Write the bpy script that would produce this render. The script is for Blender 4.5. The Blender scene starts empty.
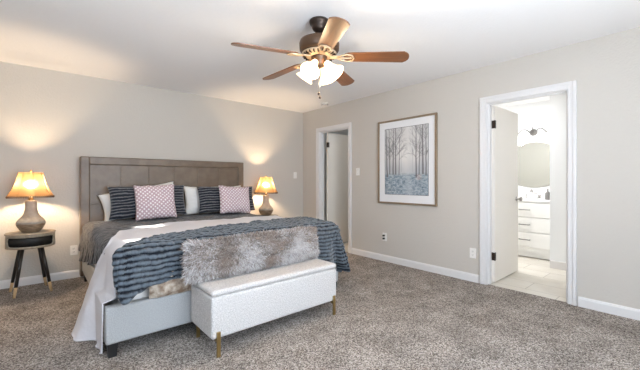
import bpy, bmesh, math, random
from mathutils import Vector, Matrix, noise
random.seed(7)
PI = math.pi
SC = bpy.context.scene
COL = SC.collection

# ------------------------------------------------------------------ camera, world, lights, exposure
cam_d = bpy.data.cameras.new('camera'); cam = bpy.data.objects.new('camera', cam_d); COL.objects.link(cam)
cam.location = (0, 0, 1.163)
cam.rotation_euler = (PI/2, 0, -math.atan2(.653, .757))
cam_d.sensor_width = 36; cam_d.lens = 327/640*36; cam_d.shift_y = -4.5/640; cam_d.clip_start = .05
SC.camera = cam
SC.view_settings.view_transform = 'Standard'; SC.view_settings.look = 'None'
SC.view_settings.gamma = 1; SC.view_settings.use_curve_mapping = False
SC.view_settings.exposure = 0.0
SC.cycles.use_denoising = True
SC.cycles.max_bounces = 10; SC.cycles.diffuse_bounces = 6; SC.cycles.sample_clamp_indirect = 6

world = bpy.data.worlds.new('sky'); SC.world = world; world.use_nodes = True
bg = world.node_tree.nodes['Background']; bg.inputs[0].default_value = (.62, .76, 1, 1); bg.inputs[1].default_value = .9

def lamp(kind, name, loc, energy, color, size=.1, size_y=None, rot=(0, 0, 0)):
    d = bpy.data.lights.new(name, kind); d.energy = energy; d.color = color
    if kind == 'AREA':
        d.size = size
        if size_y: d.shape = 'RECTANGLE'; d.size_y = size_y
    elif kind == 'POINT': d.shadow_soft_size = size
    elif kind == 'SUN': d.angle = size
    o = bpy.data.objects.new(name, d); COL.objects.link(o); o.location = loc; o.rotation_euler = rot
    return o

DAY = (.72, .85, 1.0)
lamp('AREA', 'daylight_front_window', (.9, -1.12, 1.40), 140, DAY, 2.2, 1.5, (PI/2, 0, 0))
lamp('AREA', 'added_ceiling_fill', (.9, -1.7, .55), 190, (.92, .96, 1), 2.4, 1.0, (PI*.78, 0, 0))  # added uplight outside the front window to brighten the ceiling, no known source
lamp('AREA', 'daylight_left_window', (-1.33, -.05, 1.45), 50, (.55, .75, 1), 1.6, 1.0, (0, -PI/2, 0))
sun = lamp('SUN', 'sun', (-6, 1, 6), 22.0, (1.0, .95, .86), .012)
sun.rotation_euler = Vector((.80, .16, -.56)).to_track_quat('-Z', 'Y').to_euler()
lamp('AREA', 'added_bathroom_fill', (4.95, 2.05, 2.40), 39, (.97, .98, 1), .6, .6)  # unseen fill without a fixture, added to brighten the bathroom
lamp('AREA', 'added_hall_fill', (4.6, 3.5, 2.40), 3.0, (.95, .98, 1.0), .4, .4)  # weak fill added for the hall, no lamp known there
WARM = (1.0, .74, .48)

# ------------------------------------------------------------------ materials
def nt(name):
    m = bpy.data.materials.new(name); m.use_nodes = True
    return m, m.node_tree.nodes, m.node_tree.links, m.node_tree.nodes['Principled BSDF']
def mat(name, col, rough=.6, metal=0, spec=None, sheen=0, nz=None, bump=0, bscale=200, coord='Object', col2=None, nscale=None, stretch=None, trans=0):
    """Principled material; optional noise mix between col and col2 and a noise bump."""
    m, N, L, b = nt(name)
    b.inputs['Base Color'].default_value = (*col, 1); b.inputs['Roughness'].default_value = rough; b.inputs['Metallic'].default_value = metal
    if spec is not None: b.inputs['Specular IOR Level'].default_value = spec
    if sheen: b.inputs['Sheen Weight'].default_value = sheen; b.inputs['Sheen Roughness'].default_value = .4
    if trans: b.inputs['Transmission Weight'].default_value = trans
    tc = N.new('ShaderNodeTexCoord'); src = tc.outputs[coord]
    if stretch:
        mp = N.new('ShaderNodeMapping'); mp.inputs['Scale'].default_value = stretch; L.new(src, mp.inputs[0]); src = mp.outputs[0]
    if col2:
        n = N.new('ShaderNodeTexNoise'); n.inputs['Scale'].default_value = nscale or 50; n.inputs['Detail'].default_value = 4; L.new(src, n.inputs['Vector'])
        r = N.new('ShaderNodeValToRGB'); r.color_ramp.elements[0].position = .35; r.color_ramp.elements[1].position = .65
        r.color_ramp.elements[0].color = (*col, 1); r.color_ramp.elements[1].color = (*col2, 1)
        L.new(n.outputs[0], r.inputs[0]); L.new(r.outputs[0], b.inputs['Base Color'])
    if bump:
        n2 = N.new('ShaderNodeTexNoise'); n2.inputs['Scale'].default_value = bscale; n2.inputs['Detail'].default_value = 3; L.new(src, n2.inputs['Vector'])
        bp = N.new('ShaderNodeBump'); bp.inputs['Strength'].default_value = bump; bp.inputs['Distance'].default_value = .01
        L.new(n2.outputs[0], bp.inputs['Height']); L.new(bp.outputs[0], b.inputs['Normal'])
    return m

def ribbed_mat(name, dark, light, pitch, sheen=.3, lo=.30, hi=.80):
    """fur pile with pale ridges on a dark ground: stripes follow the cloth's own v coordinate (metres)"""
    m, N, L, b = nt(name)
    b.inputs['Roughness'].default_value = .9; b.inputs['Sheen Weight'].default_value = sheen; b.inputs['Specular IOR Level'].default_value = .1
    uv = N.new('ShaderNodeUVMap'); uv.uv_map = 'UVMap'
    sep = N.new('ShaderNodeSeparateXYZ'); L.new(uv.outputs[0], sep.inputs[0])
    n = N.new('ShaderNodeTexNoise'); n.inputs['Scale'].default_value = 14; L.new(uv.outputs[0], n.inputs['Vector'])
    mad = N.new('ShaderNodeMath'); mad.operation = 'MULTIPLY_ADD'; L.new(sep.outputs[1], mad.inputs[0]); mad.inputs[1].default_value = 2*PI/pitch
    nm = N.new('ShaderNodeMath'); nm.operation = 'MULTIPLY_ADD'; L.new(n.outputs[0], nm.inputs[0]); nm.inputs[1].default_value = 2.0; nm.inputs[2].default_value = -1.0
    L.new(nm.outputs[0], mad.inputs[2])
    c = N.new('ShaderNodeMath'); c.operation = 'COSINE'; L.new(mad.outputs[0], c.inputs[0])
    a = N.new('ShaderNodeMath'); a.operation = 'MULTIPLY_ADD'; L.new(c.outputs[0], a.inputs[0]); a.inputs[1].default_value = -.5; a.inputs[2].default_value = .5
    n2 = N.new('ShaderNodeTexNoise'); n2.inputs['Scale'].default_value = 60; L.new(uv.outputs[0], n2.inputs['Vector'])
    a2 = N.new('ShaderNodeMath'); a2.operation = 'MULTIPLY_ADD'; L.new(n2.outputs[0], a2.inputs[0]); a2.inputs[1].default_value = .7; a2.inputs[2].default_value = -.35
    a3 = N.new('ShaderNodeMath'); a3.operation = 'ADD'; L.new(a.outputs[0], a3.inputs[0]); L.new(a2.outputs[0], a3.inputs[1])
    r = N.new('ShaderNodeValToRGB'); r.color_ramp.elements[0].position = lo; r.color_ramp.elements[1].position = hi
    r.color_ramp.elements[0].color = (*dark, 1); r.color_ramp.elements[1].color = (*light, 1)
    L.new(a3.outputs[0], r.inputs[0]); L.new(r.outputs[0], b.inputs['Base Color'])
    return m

M = {}
M['wall'] = mat('greige_wall_paint', (.56, .522, .47), .85, spec=.2, bump=.30, bscale=55)
M['ceiling'] = mat('ceiling_paint', (.88, .87, .865), .9, spec=.1, bump=.25, bscale=40)
M['trim'] = mat('white_trim_paint', (.72, .70, .685), .4)
M['doorpaint'] = mat('door_paint', (.80, .74, .66), .45)
M['bathwall'] = mat('bathroom_wall_paint', (.85, .86, .86), .8)
def carpet_mat():
    m, N, L, b = nt('carpet_pile')
    b.inputs['Roughness'].default_value = 1; b.inputs['Specular IOR Level'].default_value = .05
    tc = N.new('ShaderNodeTexCoord')
    n = N.new('ShaderNodeTexNoise'); n.inputs['Scale'].default_value = 140; n.inputs['Detail'].default_value = 3; L.new(tc.outputs['Object'], n.inputs['Vector'])
    r = N.new('ShaderNodeValToRGB'); e = r.color_ramp.elements
    e[0].position = .22; e[0].color = (.095, .081, .070, 1); e[1].position = .80; e[1].color = (.66, .595, .54, 1)
    k = r.color_ramp.elements.new(.5); k.color = (.335, .289, .252, 1)
    vo = N.new('ShaderNodeTexVoronoi'); vo.inputs['Scale'].default_value = 150; L.new(tc.outputs['Object'], vo.inputs['Vector'])
    vs_ = N.new('ShaderNodeSeparateColor'); L.new(vo.outputs['Color'], vs_.inputs[0])
    av = N.new('ShaderNodeMix'); av.inputs[0].default_value = .55; L.new(n.outputs[0], av.inputs[2]); L.new(vs_.outputs[0], av.inputs[3])
    L.new(av.outputs[0], r.inputs[0])
    n3 = N.new('ShaderNodeTexNoise'); n3.inputs['Scale'].default_value = 4.5; n3.inputs['Detail'].default_value = 3; L.new(tc.outputs['Object'], n3.inputs['Vector'])
    r3 = N.new('ShaderNodeValToRGB'); r3.color_ramp.elements[0].position = .38; r3.color_ramp.elements[1].position = .64
    r3.color_ramp.elements[0].color = (.74, .74, .74, 1); r3.color_ramp.elements[1].color = (1, 1, 1, 1); L.new(n3.outputs[0], r3.inputs[0])
    mx = N.new('ShaderNodeMix'); mx.data_type = 'RGBA'; mx.blend_type = 'MULTIPLY'; mx.inputs[0].default_value = 1
    L.new(r.outputs[0], mx.inputs[6]); L.new(r3.outputs[0], mx.inputs[7]); L.new(mx.outputs[2], b.inputs['Base Color'])
    bp = N.new('ShaderNodeBump'); bp.inputs['Strength'].default_value = .7; bp.inputs['Distance'].default_value = .012
    L.new(n.outputs[0], bp.inputs['Height']); L.new(bp.outputs[0], b.inputs['Normal'])
    return m
M['carpet'] = carpet_mat()
def tile_mat():
    m, N, L, b = nt('cream_tile')
    b.inputs['Roughness'].default_value = .3
    tc = N.new('ShaderNodeTexCoord'); mp = N.new('ShaderNodeMapping'); mp.inputs['Rotation'].default_value = (0, 0, PI/2); L.new(tc.outputs['Object'], mp.inputs[0])
    br = N.new('ShaderNodeTexBrick'); L.new(mp.outputs[0], br.inputs['Vector']); br.inputs['Scale'].default_value = 1
    br.inputs['Brick Width'].default_value = .61; br.inputs['Row Height'].default_value = .305; br.inputs['Mortar Size'].default_value = .004
    br.inputs['Color1'].default_value = (.62, .575, .50, 1); br.inputs['Color2'].default_value = (.70, .655, .58, 1); br.inputs['Mortar'].default_value = (.40, .36, .31, 1)
    n = N.new('ShaderNodeTexNoise'); n.inputs['Scale'].default_value = 6; n.inputs['Detail'].default_value = 6; L.new(tc.outputs['Object'], n.inputs['Vector'])
    mx = N.new('ShaderNodeMix'); mx.data_type = 'RGBA'; mx.blend_type = 'OVERLAY'; mx.inputs[0].default_value = .25
    L.new(br.outputs[0], mx.inputs[6]); L.new(n.outputs[0], mx.inputs[7]); L.new(mx.outputs[2], b.inputs['Base Color'])
    return m
M['tile'] = tile_mat()
M['headboard'] = mat('taupe_velvet', (.138, .097, .064), .38, spec=.5, sheen=.15, col2=(.182, .134, .095), nscale=9, bump=.12, bscale=300)
M['bedfabric'] = mat('grey_linen_weave', (.325, .325, .32), .9, col2=(.43, .43, .425), nscale=160, bump=.3, bscale=400)
M['blackwood'] = mat('black_wood', (.012, .011, .011), .45)
M['mattress'] = mat('white_cotton', (.80, .77, .73), .9, bump=.1, bscale=60)
M['cream'] = mat('cream_cotton', (.78, .70, .58), .9)
M['lilac'] = mat('lilac_white_cotton', (.74, .72, .745), .9, bump=.25, bscale=35)
M['brownprint'] = mat('brown_mottled_cotton', (.20, .13, .085), .9, col2=(.55, .47, .38), nscale=22)
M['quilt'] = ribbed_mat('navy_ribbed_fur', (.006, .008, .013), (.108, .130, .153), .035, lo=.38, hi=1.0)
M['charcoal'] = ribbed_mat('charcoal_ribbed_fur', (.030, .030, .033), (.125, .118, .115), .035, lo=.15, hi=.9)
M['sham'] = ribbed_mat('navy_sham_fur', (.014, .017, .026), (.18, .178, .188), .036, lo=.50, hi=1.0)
M['whitepillow'] = mat('white_pillow_cotton', (.82, .79, .75), .9, bump=.15, bscale=25)
def polka_mat():
    m, N, L, b = nt('pink_polka_dot_cotton')
    b.inputs['Roughness'].default_value = .9
    uv = N.new('ShaderNodeUVMap'); uv.uv_map = 'UVMap'
    mp = N.new('ShaderNodeMapping'); mp.inputs['Rotation'].default_value = (0, 0, PI/4); mp.inputs['Scale'].default_value = (30, 30, 30); L.new(uv.outputs[0], mp.inputs[0])
    v = N.new('ShaderNodeTexVoronoi'); v.voronoi_dimensions = '2D'; v.inputs['Randomness'].default_value = 0; v.inputs['Scale'].default_value = 1; L.new(mp.outputs[0], v.inputs['Vector'])
    r = N.new('ShaderNodeValToRGB'); r.color_ramp.interpolation = 'LINEAR'; e = r.color_ramp.elements
    e[0].position = .25; e[0].color = (.84, .80, .80, 1); e[1].position = .32; e[1].color = (.50, .36, .385, 1)
    L.new(v.outputs['Distance'], r.inputs[0]); L.new(r.outputs[0], b.inputs['Base Color'])
    return m
M['polka'] = polka_mat()
M['boucle'] = mat('white_boucle', (.49, .462, .442), .95, col2=(.68, .648, .622), nscale=120, bump=.9, bscale=110)
M['brass'] = mat('antique_brass', (.42, .30, .13), .35, 1)
M['bronze'] = mat('oil_rubbed_bronze', (.045, .030, .022), .38, .7)
M['fanmetal'] = mat('brown_bronze_metal', (.115, .066, .038), .38, .55)
M['fancream'] = mat('gilded_cream_metal', (.62, .46, .30), .4, .35)
def wood_mat(name, c1, c2, rough=.28, scale=(3, 45, 45)):
    m, N, L, b = nt(name); b.inputs['Roughness'].default_value = rough
    tc = N.new('ShaderNodeTexCoord'); mp = N.new('ShaderNodeMapping'); mp.inputs['Scale'].default_value = scale; L.new(tc.outputs['Object'], mp.inputs[0])
    n = N.new('ShaderNodeTexNoise'); n.inputs['Scale'].default_value = 1; n.inputs['Detail'].default_value = 5; L.new(mp.outputs[0], n.inputs['Vector'])
    r = N.new('ShaderNodeValToRGB'); r.color_ramp.elements[0].position = .3; r.color_ramp.elements[1].position = .7
    r.color_ramp.elements[0].color = (*c1, 1); r.color_ramp.elements[1].color = (*c2, 1); L.new(n.outputs[0], r.inputs[0]); L.new(r.outputs[0], b.inputs['Base Color'])
    return m
M['bladewood'] = wood_mat('walnut_blade', (.125, .050, .022), (.205, .086, .036), .30)
M['tablewood'] = wood_mat('greyed_oak', (.25, .205, .15), (.36, .30, .225), .5, (40, 40, 6))
M['lightwood'] = wood_mat('pale_oak', (.52, .34, .17), (.64, .44, .24), .5, (40, 40, 6))
M['darkleg'] = mat('dark_leg_wood', (.022, .017, .014), .4)
M['blackslot'] = mat('black_lacquer', (.010, .009, .008), .6)
M['potgrey'] = mat('stone_grey_glaze', (.30, .265, .22), .55, col2=(.40, .36, .30), nscale=18, bump=.2, bscale=60)
M['potbrown'] = mat('rustic_brown_glaze', (.13, .085, .05), .5, col2=(.30, .21, .135), nscale=20, stretch=(1, 1, 5), bump=.2, bscale=60)
def shade_mat():
    m, N, L, b = nt('amber_lamp_fabric'); out = N['Material Output']
    tr = N.new('ShaderNodeBsdfTranslucent'); tr.inputs[0].default_value = (.075, .044, .021, 1)
    df = N.new('ShaderNodeBsdfDiffuse'); df.inputs[0].default_value = (.36, .20, .09, 1)
    mx = N.new('ShaderNodeMixShader'); mx.inputs[0].default_value = .62; L.new(df.outputs[0], mx.inputs[1]); L.new(tr.outputs[0], mx.inputs[2])
    rf = N.new('ShaderNodeBsdfRefraction'); rf.inputs['Color'].default_value = (.9, .72, .48, 1); rf.inputs['Roughness'].default_value = .95; rf.inputs['IOR'].default_value = 1.2
    m2 = N.new('ShaderNodeMixShader'); m2.inputs[0].default_value = .07; L.new(mx.outputs[0], m2.inputs[1]); L.new(rf.outputs[0], m2.inputs[2]); L.new(m2.outputs[0], out.inputs[0])
    return m
M['shade'] = shade_mat()
M['fringe'] = mat('dark_bead_fringe', (.10, .05, .025), .6)
M['shaderib'] = mat('brown_shade_piping', (.26, .14, .055), .7)
def emit_mat(name, col, strength):
    m, N, L, b = nt(name); b.inputs['Base Color'].default_value = (*col, 1); b.inputs['Emission Color'].default_value = (*col, 1); b.inputs['Emission Strength'].default_value = strength
    return m
M['fanglass'] = emit_mat('lit_frosted_glass', (1, .80, .52), 2.2)
M['bulb'] = emit_mat('lit_bulb', (1, .78, .45), 12)
M['bathglass'] = emit_mat('lit_white_glass', (1, .97, .92), 1.6)
M['chain'] = mat('nickel_chain', (.55, .50, .45), .3, 1)
M['frame'] = mat('champagne_frame', (.30, .225, .15), .4, .45)
M['matboard'] = mat('white_mat_board', (.78, .77, .77), .9)
M['plastic'] = mat('white_plastic', (.80, .78, .74), .35)
M['blackplastic'] = mat('black_plastic', (.02, .02, .022), .4)
M['chrome'] = mat('brushed_nickel', (.42, .40, .38), .28, 1)
M['darkmetal'] = mat('aged_pewter', (.20, .19, .18), .4, .8)
M['mirror'] = mat('mirror_silver', (.66, .70, .695), .02, 1)
M['vanity'] = mat('white_vanity_paint', (.78, .77, .74), .4)
M['counter'] = mat('white_marble', (.84, .83, .82), .2)
M['towel'] = mat('white_towel', (.85, .85, .86), .95, bump=.5, bscale=150)
M['darkgap'] = mat('dark_gap', (.05, .045, .04), .9)
def print_mat():
    m, N, L, b = nt('watercolour_print'); b.inputs['Roughness'].default_value = .55
    a = N.new('ShaderNodeVertexColor'); a.layer_name = 'Ink'; L.new(a.outputs[0], b.inputs['Base Color'])
    return m
M['print'] = print_mat()
def fur_mat():
    m, N, L, b = nt('shaggy_fur'); b.inputs['Roughness'].default_value = .85; b.inputs['Specular IOR Level'].default_value = .15; b.inputs['Sheen Weight'].default_value = .2
    a = N.new('ShaderNodeVertexColor'); a.layer_name = 'Dye'; L.new(a.outputs[0], b.inputs['Base Color'])
    return m
M['fur'] = fur_mat()
def glass_mat():
    m, N, L, b = nt('window_glass'); out = N['Material Output']
    t = N.new('ShaderNodeBsdfTransparent'); g = N.new('ShaderNodeBsdfGlossy'); g.inputs['Roughness'].default_value = .02
    mx = N.new('ShaderNodeMixShader'); mx.inputs[0].default_value = .06; L.new(t.outputs[0], mx.inputs[1]); L.new(g.outputs[0], mx.inputs[2]); L.new(mx.outputs[0], out.inputs[0])
    return m
M['glass'] = glass_mat()

# ------------------------------------------------------------------ mesh helpers
def build(bm, name, mats, parent=None, smooth=False, loc=None):
    me = bpy.data.meshes.new(name); bm.normal_update(); bm.to_mesh(me); bm.free()
    if not isinstance(mats, (list, tuple)): mats = [mats]
    for m in mats: me.materials.append(M[m])
    if smooth: me.polygons.foreach_set('use_smooth', [True]*len(me.polygons))
    o = bpy.data.objects.new(name, me); COL.objects.link(o)
    if parent: o.parent = parent
    if loc: o.location = loc
    return o
def tag(o, label=None, cat=None, group=None, kind=None):
    if label: o['label'] = label
    if cat: o['category'] = cat
    if group: o['group'] = group
    if kind: o['kind'] = kind
    return o
def thing(name, label, cat, loc=(0, 0, 0), rz=0, group=None, kind=None):
    o = bpy.data.objects.new(name, None); COL.objects.link(o); o.empty_display_size = .1
    o.location = loc; o.rotation_euler = (0, 0, rz)
    return tag(o, label, cat, group, kind)
def box(bm, a, b, bev=0, seg=2, mi=0, mtx=None):
    r = bmesh.ops.create_cube(bm, size=1)
    vs = r['verts']
    for v in vs:
        v.co = Vector([(a[i]+b[i])/2 + v.co[i]*(b[i]-a[i]) for i in range(3)])
    fs = list({f for v in vs for f in v.link_faces})
    for f in fs: f.material_index = mi
    if bev:
        es = list({e for v in vs for e in v.link_edges})
        r2 = bmesh.ops.bevel(bm, geom=es, offset=bev, segments=seg, profile=.5, affect='EDGES')
        for f in r2['faces']: f.material_index = mi; f.smooth = True
        vs = list({v for f in fs if f.is_valid for v in f.verts} | set(r2['verts']))
    if mtx: bmesh.ops.transform(bm, matrix=mtx, verts=vs)
    return vs
def B(a, b, bev=0, seg=2, mtx=None):
    bm = bmesh.new(); box(bm, a, b, bev, seg, 0, mtx); return bm
def lathe(bm, prof, n=32, mtx=None, mi=0, cap=True, flute=0):
    rings = []
    for (r, z) in prof:
        ring = [bm.verts.new((r*(1+flute*math.cos(8*2*PI*k/n))*math.cos(2*PI*k/n), r*(1+flute*math.cos(8*2*PI*k/n))*math.sin(2*PI*k/n), z)) for k in range(n)]
        rings.append(ring)
    for i in range(len(rings)-1):
        for k in range(n):
            f = bm.faces.new((rings[i][k], rings[i][(k+1) % n], rings[i+1][(k+1) % n], rings[i+1][k])); f.smooth = True; f.material_index = mi
    if cap:
        for ring, rev in ((rings[0], True), (rings[-1], False)):
            f = bm.faces.new(list(reversed(ring)) if rev else ring); f.material_index = mi
    vs = [v for r in rings for v in r]
    if mtx: bmesh.ops.transform(bm, matrix=mtx, verts=vs)
    return vs
def LA(prof, n=32, mtx=None, cap=True, flute=0):
    bm = bmesh.new(); lathe(bm, prof, n, mtx, 0, cap, flute); return bm
def tube(bm, pts, r, n=8, mi=0):
    pts = [Vector(p) for p in pts]; rings = []
    rr = r if isinstance(r, (list, tuple)) else [r]*len(pts)
    for i, p in enumerate(pts):
        t = (pts[min(i+1, len(pts)-1)]-pts[max(i-1, 0)]).normalized()
        up = Vector((0, 0, 1)) if abs(t.z) < .9 else Vector((1, 0, 0))
        x = t.cross(up).normalized(); y = x.cross(t)
        rings.append([bm.verts.new(p+(x*math.cos(2*PI*k/n)+y*math.sin(2*PI*k/n))*rr[i]) for k in range(n)])
    for i in range(len(rings)-1):
        for k in range(n):
            f = bm.faces.new((rings[i][k], rings[i+1][k], rings[i+1][(k+1) % n], rings[i][(k+1) % n])); f.smooth = True; f.material_index = mi
    bm.faces.new(rings[0]).material_index = mi; bm.faces.new(list(reversed(rings[-1]))).material_index = mi
def T(pts, r, n=8):
    bm = bmesh.new(); tube(bm, pts, r, n); return bm
def prism(bm, pts, axis, a, b, mi=0):
    """extrude a 2-D outline (list of pairs in the other two axes) from a to b along axis"""
    def p3(p, h):
        q = list(p); q.insert(axis, h); return q
    va = [bm.verts.new(p3(p, a)) for p in pts]; vb = [bm.verts.new(p3(p, b)) for p in pts]
    n = len(pts)
    for i in range(n):
        bm.faces.new((va[i], va[(i+1) % n], vb[(i+1) % n], vb[i])).material_index = mi
    bm.faces.new(list(reversed(va))).material_index = mi; bm.faces.new(vb).material_index = mi
    bmesh.ops.recalc_face_normals(bm, faces=bm.faces[:])
def P(pts, axis, a, b):
    bm = bmesh.new(); prism(bm, pts, axis, a, b); return bm
def copy_tree(o, parent=None):
    c = o.copy(); COL.objects.link(c); c.parent = parent
    for ch in [x for x in bpy.data.objects if x.parent == o]:
        d = copy_tree(ch, c)
    return c
def fbm(x, y, z=0): return noise.fractal(Vector((x, y, z)), 1.0, 2.0, 3)

# ------------------------------------------------------------------ room shell
XW, YW, H = 3.793, 4.888, 2.44
XL, YF = -1.2, -1.0
WT = .115
XI = XW+WT                       # far side of the right wall
BY0, BY1, DH = .80, 1.56, 2.035  # bathroom opening
CY0, CY1 = 3.68, 4.43            # second opening
def structure(name, bm, mats, parent=None, label=None, cat=None):
    o = build(bm, name, mats, parent)
    if not parent: o['kind'] = 'structure'
    return o
structure('floor', B((XL-.1, YF-.1, -.1), (XW+.03, YW+.1, 0)), 'carpet')
structure('ceiling', B((XL-.1, YF-.1, H), (6.3, 5.2, H+.1)), 'ceiling')
structure('wall_back', B((XL-.1, YW, 0), (XI, YW+.1, H)), 'wall')
bm = bmesh.new()
for a, b, z0, z1 in ((YF-.1, BY0, 0, H), (BY0, BY1, DH, H), (BY1, CY0, 0, H), (CY0, CY1, DH, H), (CY1, YW, 0, H)):
    box(bm, (XW, a, z0), (XI, b, z1))
structure('wall_right', bm, 'wall')
# wall behind the camera with its window, wall on the left with its windows
def wall_with_holes(axis, pos, thick, span, holes):
    bm = bmesh.new(); a = span[0]
    def bx(u0, u1, z0, z1):
        if u1-u0 < 1e-4 or z1-z0 < 1e-4: return
        if axis == 1: box(bm, (u0, pos, z0), (u1, pos+thick, z1))
        else: box(bm, (pos, u0, z0), (pos+thick, u1, z1))
    for (u0, u1, z0, z1) in holes:
        bx(a, u0, 0, H); bx(u0, u1, 0, z0); bx(u0, u1, z1, H); a = u1
    bx(a, span[1], 0, H)
    return bm
FW = (-.2, 2.0, .65, 2.15)
structure('wall_front', wall_with_holes(1, YF-.1, .1, (XL-.1, XI), [FW]), 'wall')
LW = [(-.55, .45, .65, 2.25), (2.30, 2.62, 1.86, 2.22), (3.12, 3.52, 2.00, 2.34)]
structure('wall_left', wall_with_holes(0, XL-.1, .1, (YF, YW), LW), 'wall')
def window(name, axis, pos, u0, u1, z0, z1, bars):
    bm = bmesh.new()
    def bx(bm, a, b, c, d, p0, p1):
        if axis == 1: box(bm, (a, p0, c), (b, p1, d))
        else: box(bm, (p0, a, c), (p1, b, d))
    f = .05
    for (a, b, c, d) in ((u0, u1, z0, z0+f), (u0, u1, z1-f, z1), (u0, u0+f, z0+f, z1-f), (u1-f, u1, z0+f, z1-f)): bx(bm, a, b, c, d, pos, pos+.06)
    for k in range(1, bars):
        u = u0+(u1-u0)*k/bars; bx(bm, u-.02, u+.02, z0+f, z1-f, pos+.01, pos+.05)
    o = structure(name, bm, 'trim')
    g = bmesh.new(); bx(g, u0+f, u1-f, z0+f, z1-f, pos+.028, pos+.032); structure('window_pane', g, 'glass', o)
    s = bmesh.new(); bx(s, u0-.05, u1+.05, z0-.03, z0, pos+.06, pos+.14); structure('window_sill', s, 'trim', o)
window('window_1', 1, YF-.09, *FW, 2)
window('window_2', 0, XL-.09, *LW[0], 1)
window('window_3', 0, XL-.09, *LW[1], 1)
window('window_4', 0, XL-.09, *LW[2], 1)
# bathroom shell
bm = bmesh.new(); box(bm, (XW+.03, .1, -.1), (6.3, 2.95, 0)); structure('floor_bathroom', bm, 'tile')
structure('wall_bathroom_back', B((6.15, .1, 0), (6.25, 2.95, H)), 'bathwall')
structure('wall_bathroom_left', B((XI, 2.85, 0), (6.15, 2.95, H)), 'bathwall')
structure('wall_bathroom_right', B((XI, .1, 0), (6.15, .2, H)), 'bathwall')
structure('wall_bathroom_partition', B((5.17, .2, 0), (6.15, 1.30, H)), 'bathwall')
structure('baseboard_partition', B((5.155, .2, 0), (5.17, 1.30, .10), .004), 'trim')
# second room
structure('floor_hall', B((XW+.03, 2.95, -.1), (5.6, 5.1, 0)), 'tile')
structure('wall_hall_back', B((5.5, 2.95, 0), (5.6, 5.1, H)), 'bathwall')
structure('wall_hall_left', B((XI, 5.0, 0), (5.5, 5.1, H)), 'bathwall')
structure('baseboard_hall', B((5.485, 2.95, 0), (5.5, 5.0, .09), .004), 'trim')
# baseboards
def base_prof(x0, s): return [(x0, 0), (x0+s*.015, 0), (x0+s*.015, .07), (x0+s*.008, .088), (x0, .09)]
bm = bmesh.new()
for a, b in ((YF, BY0-.07), (BY1+.07, CY0-.07), (CY1+.07, YW-.015)):
    prism(bm, [(p[0], p[1]) for p in base_prof(XW, -1)], 1, a, b)
structure('baseboard_right', bm, 'trim')
bm = bmesh.new(); prism(bm, [(p[0], p[1]) for p in base_prof(YW, -1)], 0, XL, XW); structure('baseboard_back', bm, 'trim')
structure('baseboard_left', B((XL, YF, 0), (XL+.015, YW-.015, .09)), 'trim')
structure('baseboard_front', B((XL+.015, YF, 0), (XW-.015, YF+.015, .09)), 'trim')
# door casings with their jamb linings
def casing(name, y0, y1):
    bm = bmesh.new(); w = .066
    def cas(xa, xb, xc, xd):
        for a, b in ((y0-w+.008, y0+.008), (y1-.008, y1+w-.008)):
            box(bm, (xa, a, 0), (xb, b, DH+w-.008), .003, 1)
            ia, ib = (a, a+.03) if a < y0 else (b-.03, b)
            box(bm, (xc, ia, 0), (xd, ib, DH+w-.008), .003, 1)
        box(bm, (xa, y0+.008, DH-.008), (xb, y1-.008, DH+w-.008), .003, 1)
        box(bm, (xc, y0-w+.038, DH+w-.038), (xd, y1+w-.038, DH+w-.008), .003, 1)
    cas(XW-.014, XW, XW-.022, XW-.014); cas(XI, XI+.014, XI+.014, XI+.022)
    for a, b in ((y0, y0+.018), (y1-.018, y1)): box(bm, (XW, a, 0), (XI, b, DH))
    box(bm, (XW, y0+.018, DH-.018), (XI, y1-.018, DH))
    for a, b in ((y0+.018, y0+.03), (y1-.03, y1-.018)): box(bm, (XW+.03, a, 0), (XW+.065, b, DH-.018))
    box(bm, (XW+.03, y0+.03, DH-.03), (XW+.065, y1-.03, DH-.018))
    return structure(name, bm, 'trim')
casing('trim_1', BY0, BY1)
casing('trim_2', CY0, CY1)
# door leaves, both swung open square to the wall
def door(name, hx, hy, width, kx=None):
    """hx, hy = hinge pin; the leaf runs along +X with its face towards -Y at hy-.04"""
    o = structure(name, B((hx, hy-.042, .012), (hx+width, hy-.006, 2.015), .002, 1), 'doorpaint')
    for z in (.30, 1.80):
        bm = bmesh.new()
        lathe(bm, [(.007, z-.045), (.007, z+.045)], 10, Matrix.Translation((hx-.004, hy-.045, 0)))
        box(bm, (hx-.003, hy-.040, z-.045), (hx, hy-.008, z+.045))
        box(bm, (hx+.004, hy-.044, z-.045), (hx+.034, hy-.0415, z+.045))
        tag(build(bm, 'hinge', 'bronze', o), 'dark bronze hinge')
    zk = .93; xk = hx+width-.06
    for s in (-1, 1):
        y = hy-.042 if s < 0 else hy-.006
        mt = Matrix.Translation((xk, y, zk)) @ Matrix.Rotation(PI/2 if s < 0 else -PI/2, 4, 'X')
        k = LA([(.030, 0), (.030, .006), (.012, .010), (.011, .030), (.022, .038), (.027, .050), (.024, .062), (.010, .068)], 20, mt)
        build(k, 'knob', 'chrome', o)
    return o
door('door_1', XI+.012, BY1-.005, .735)
door('door_2', XI+.012, CY1-.06, .73)

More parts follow.
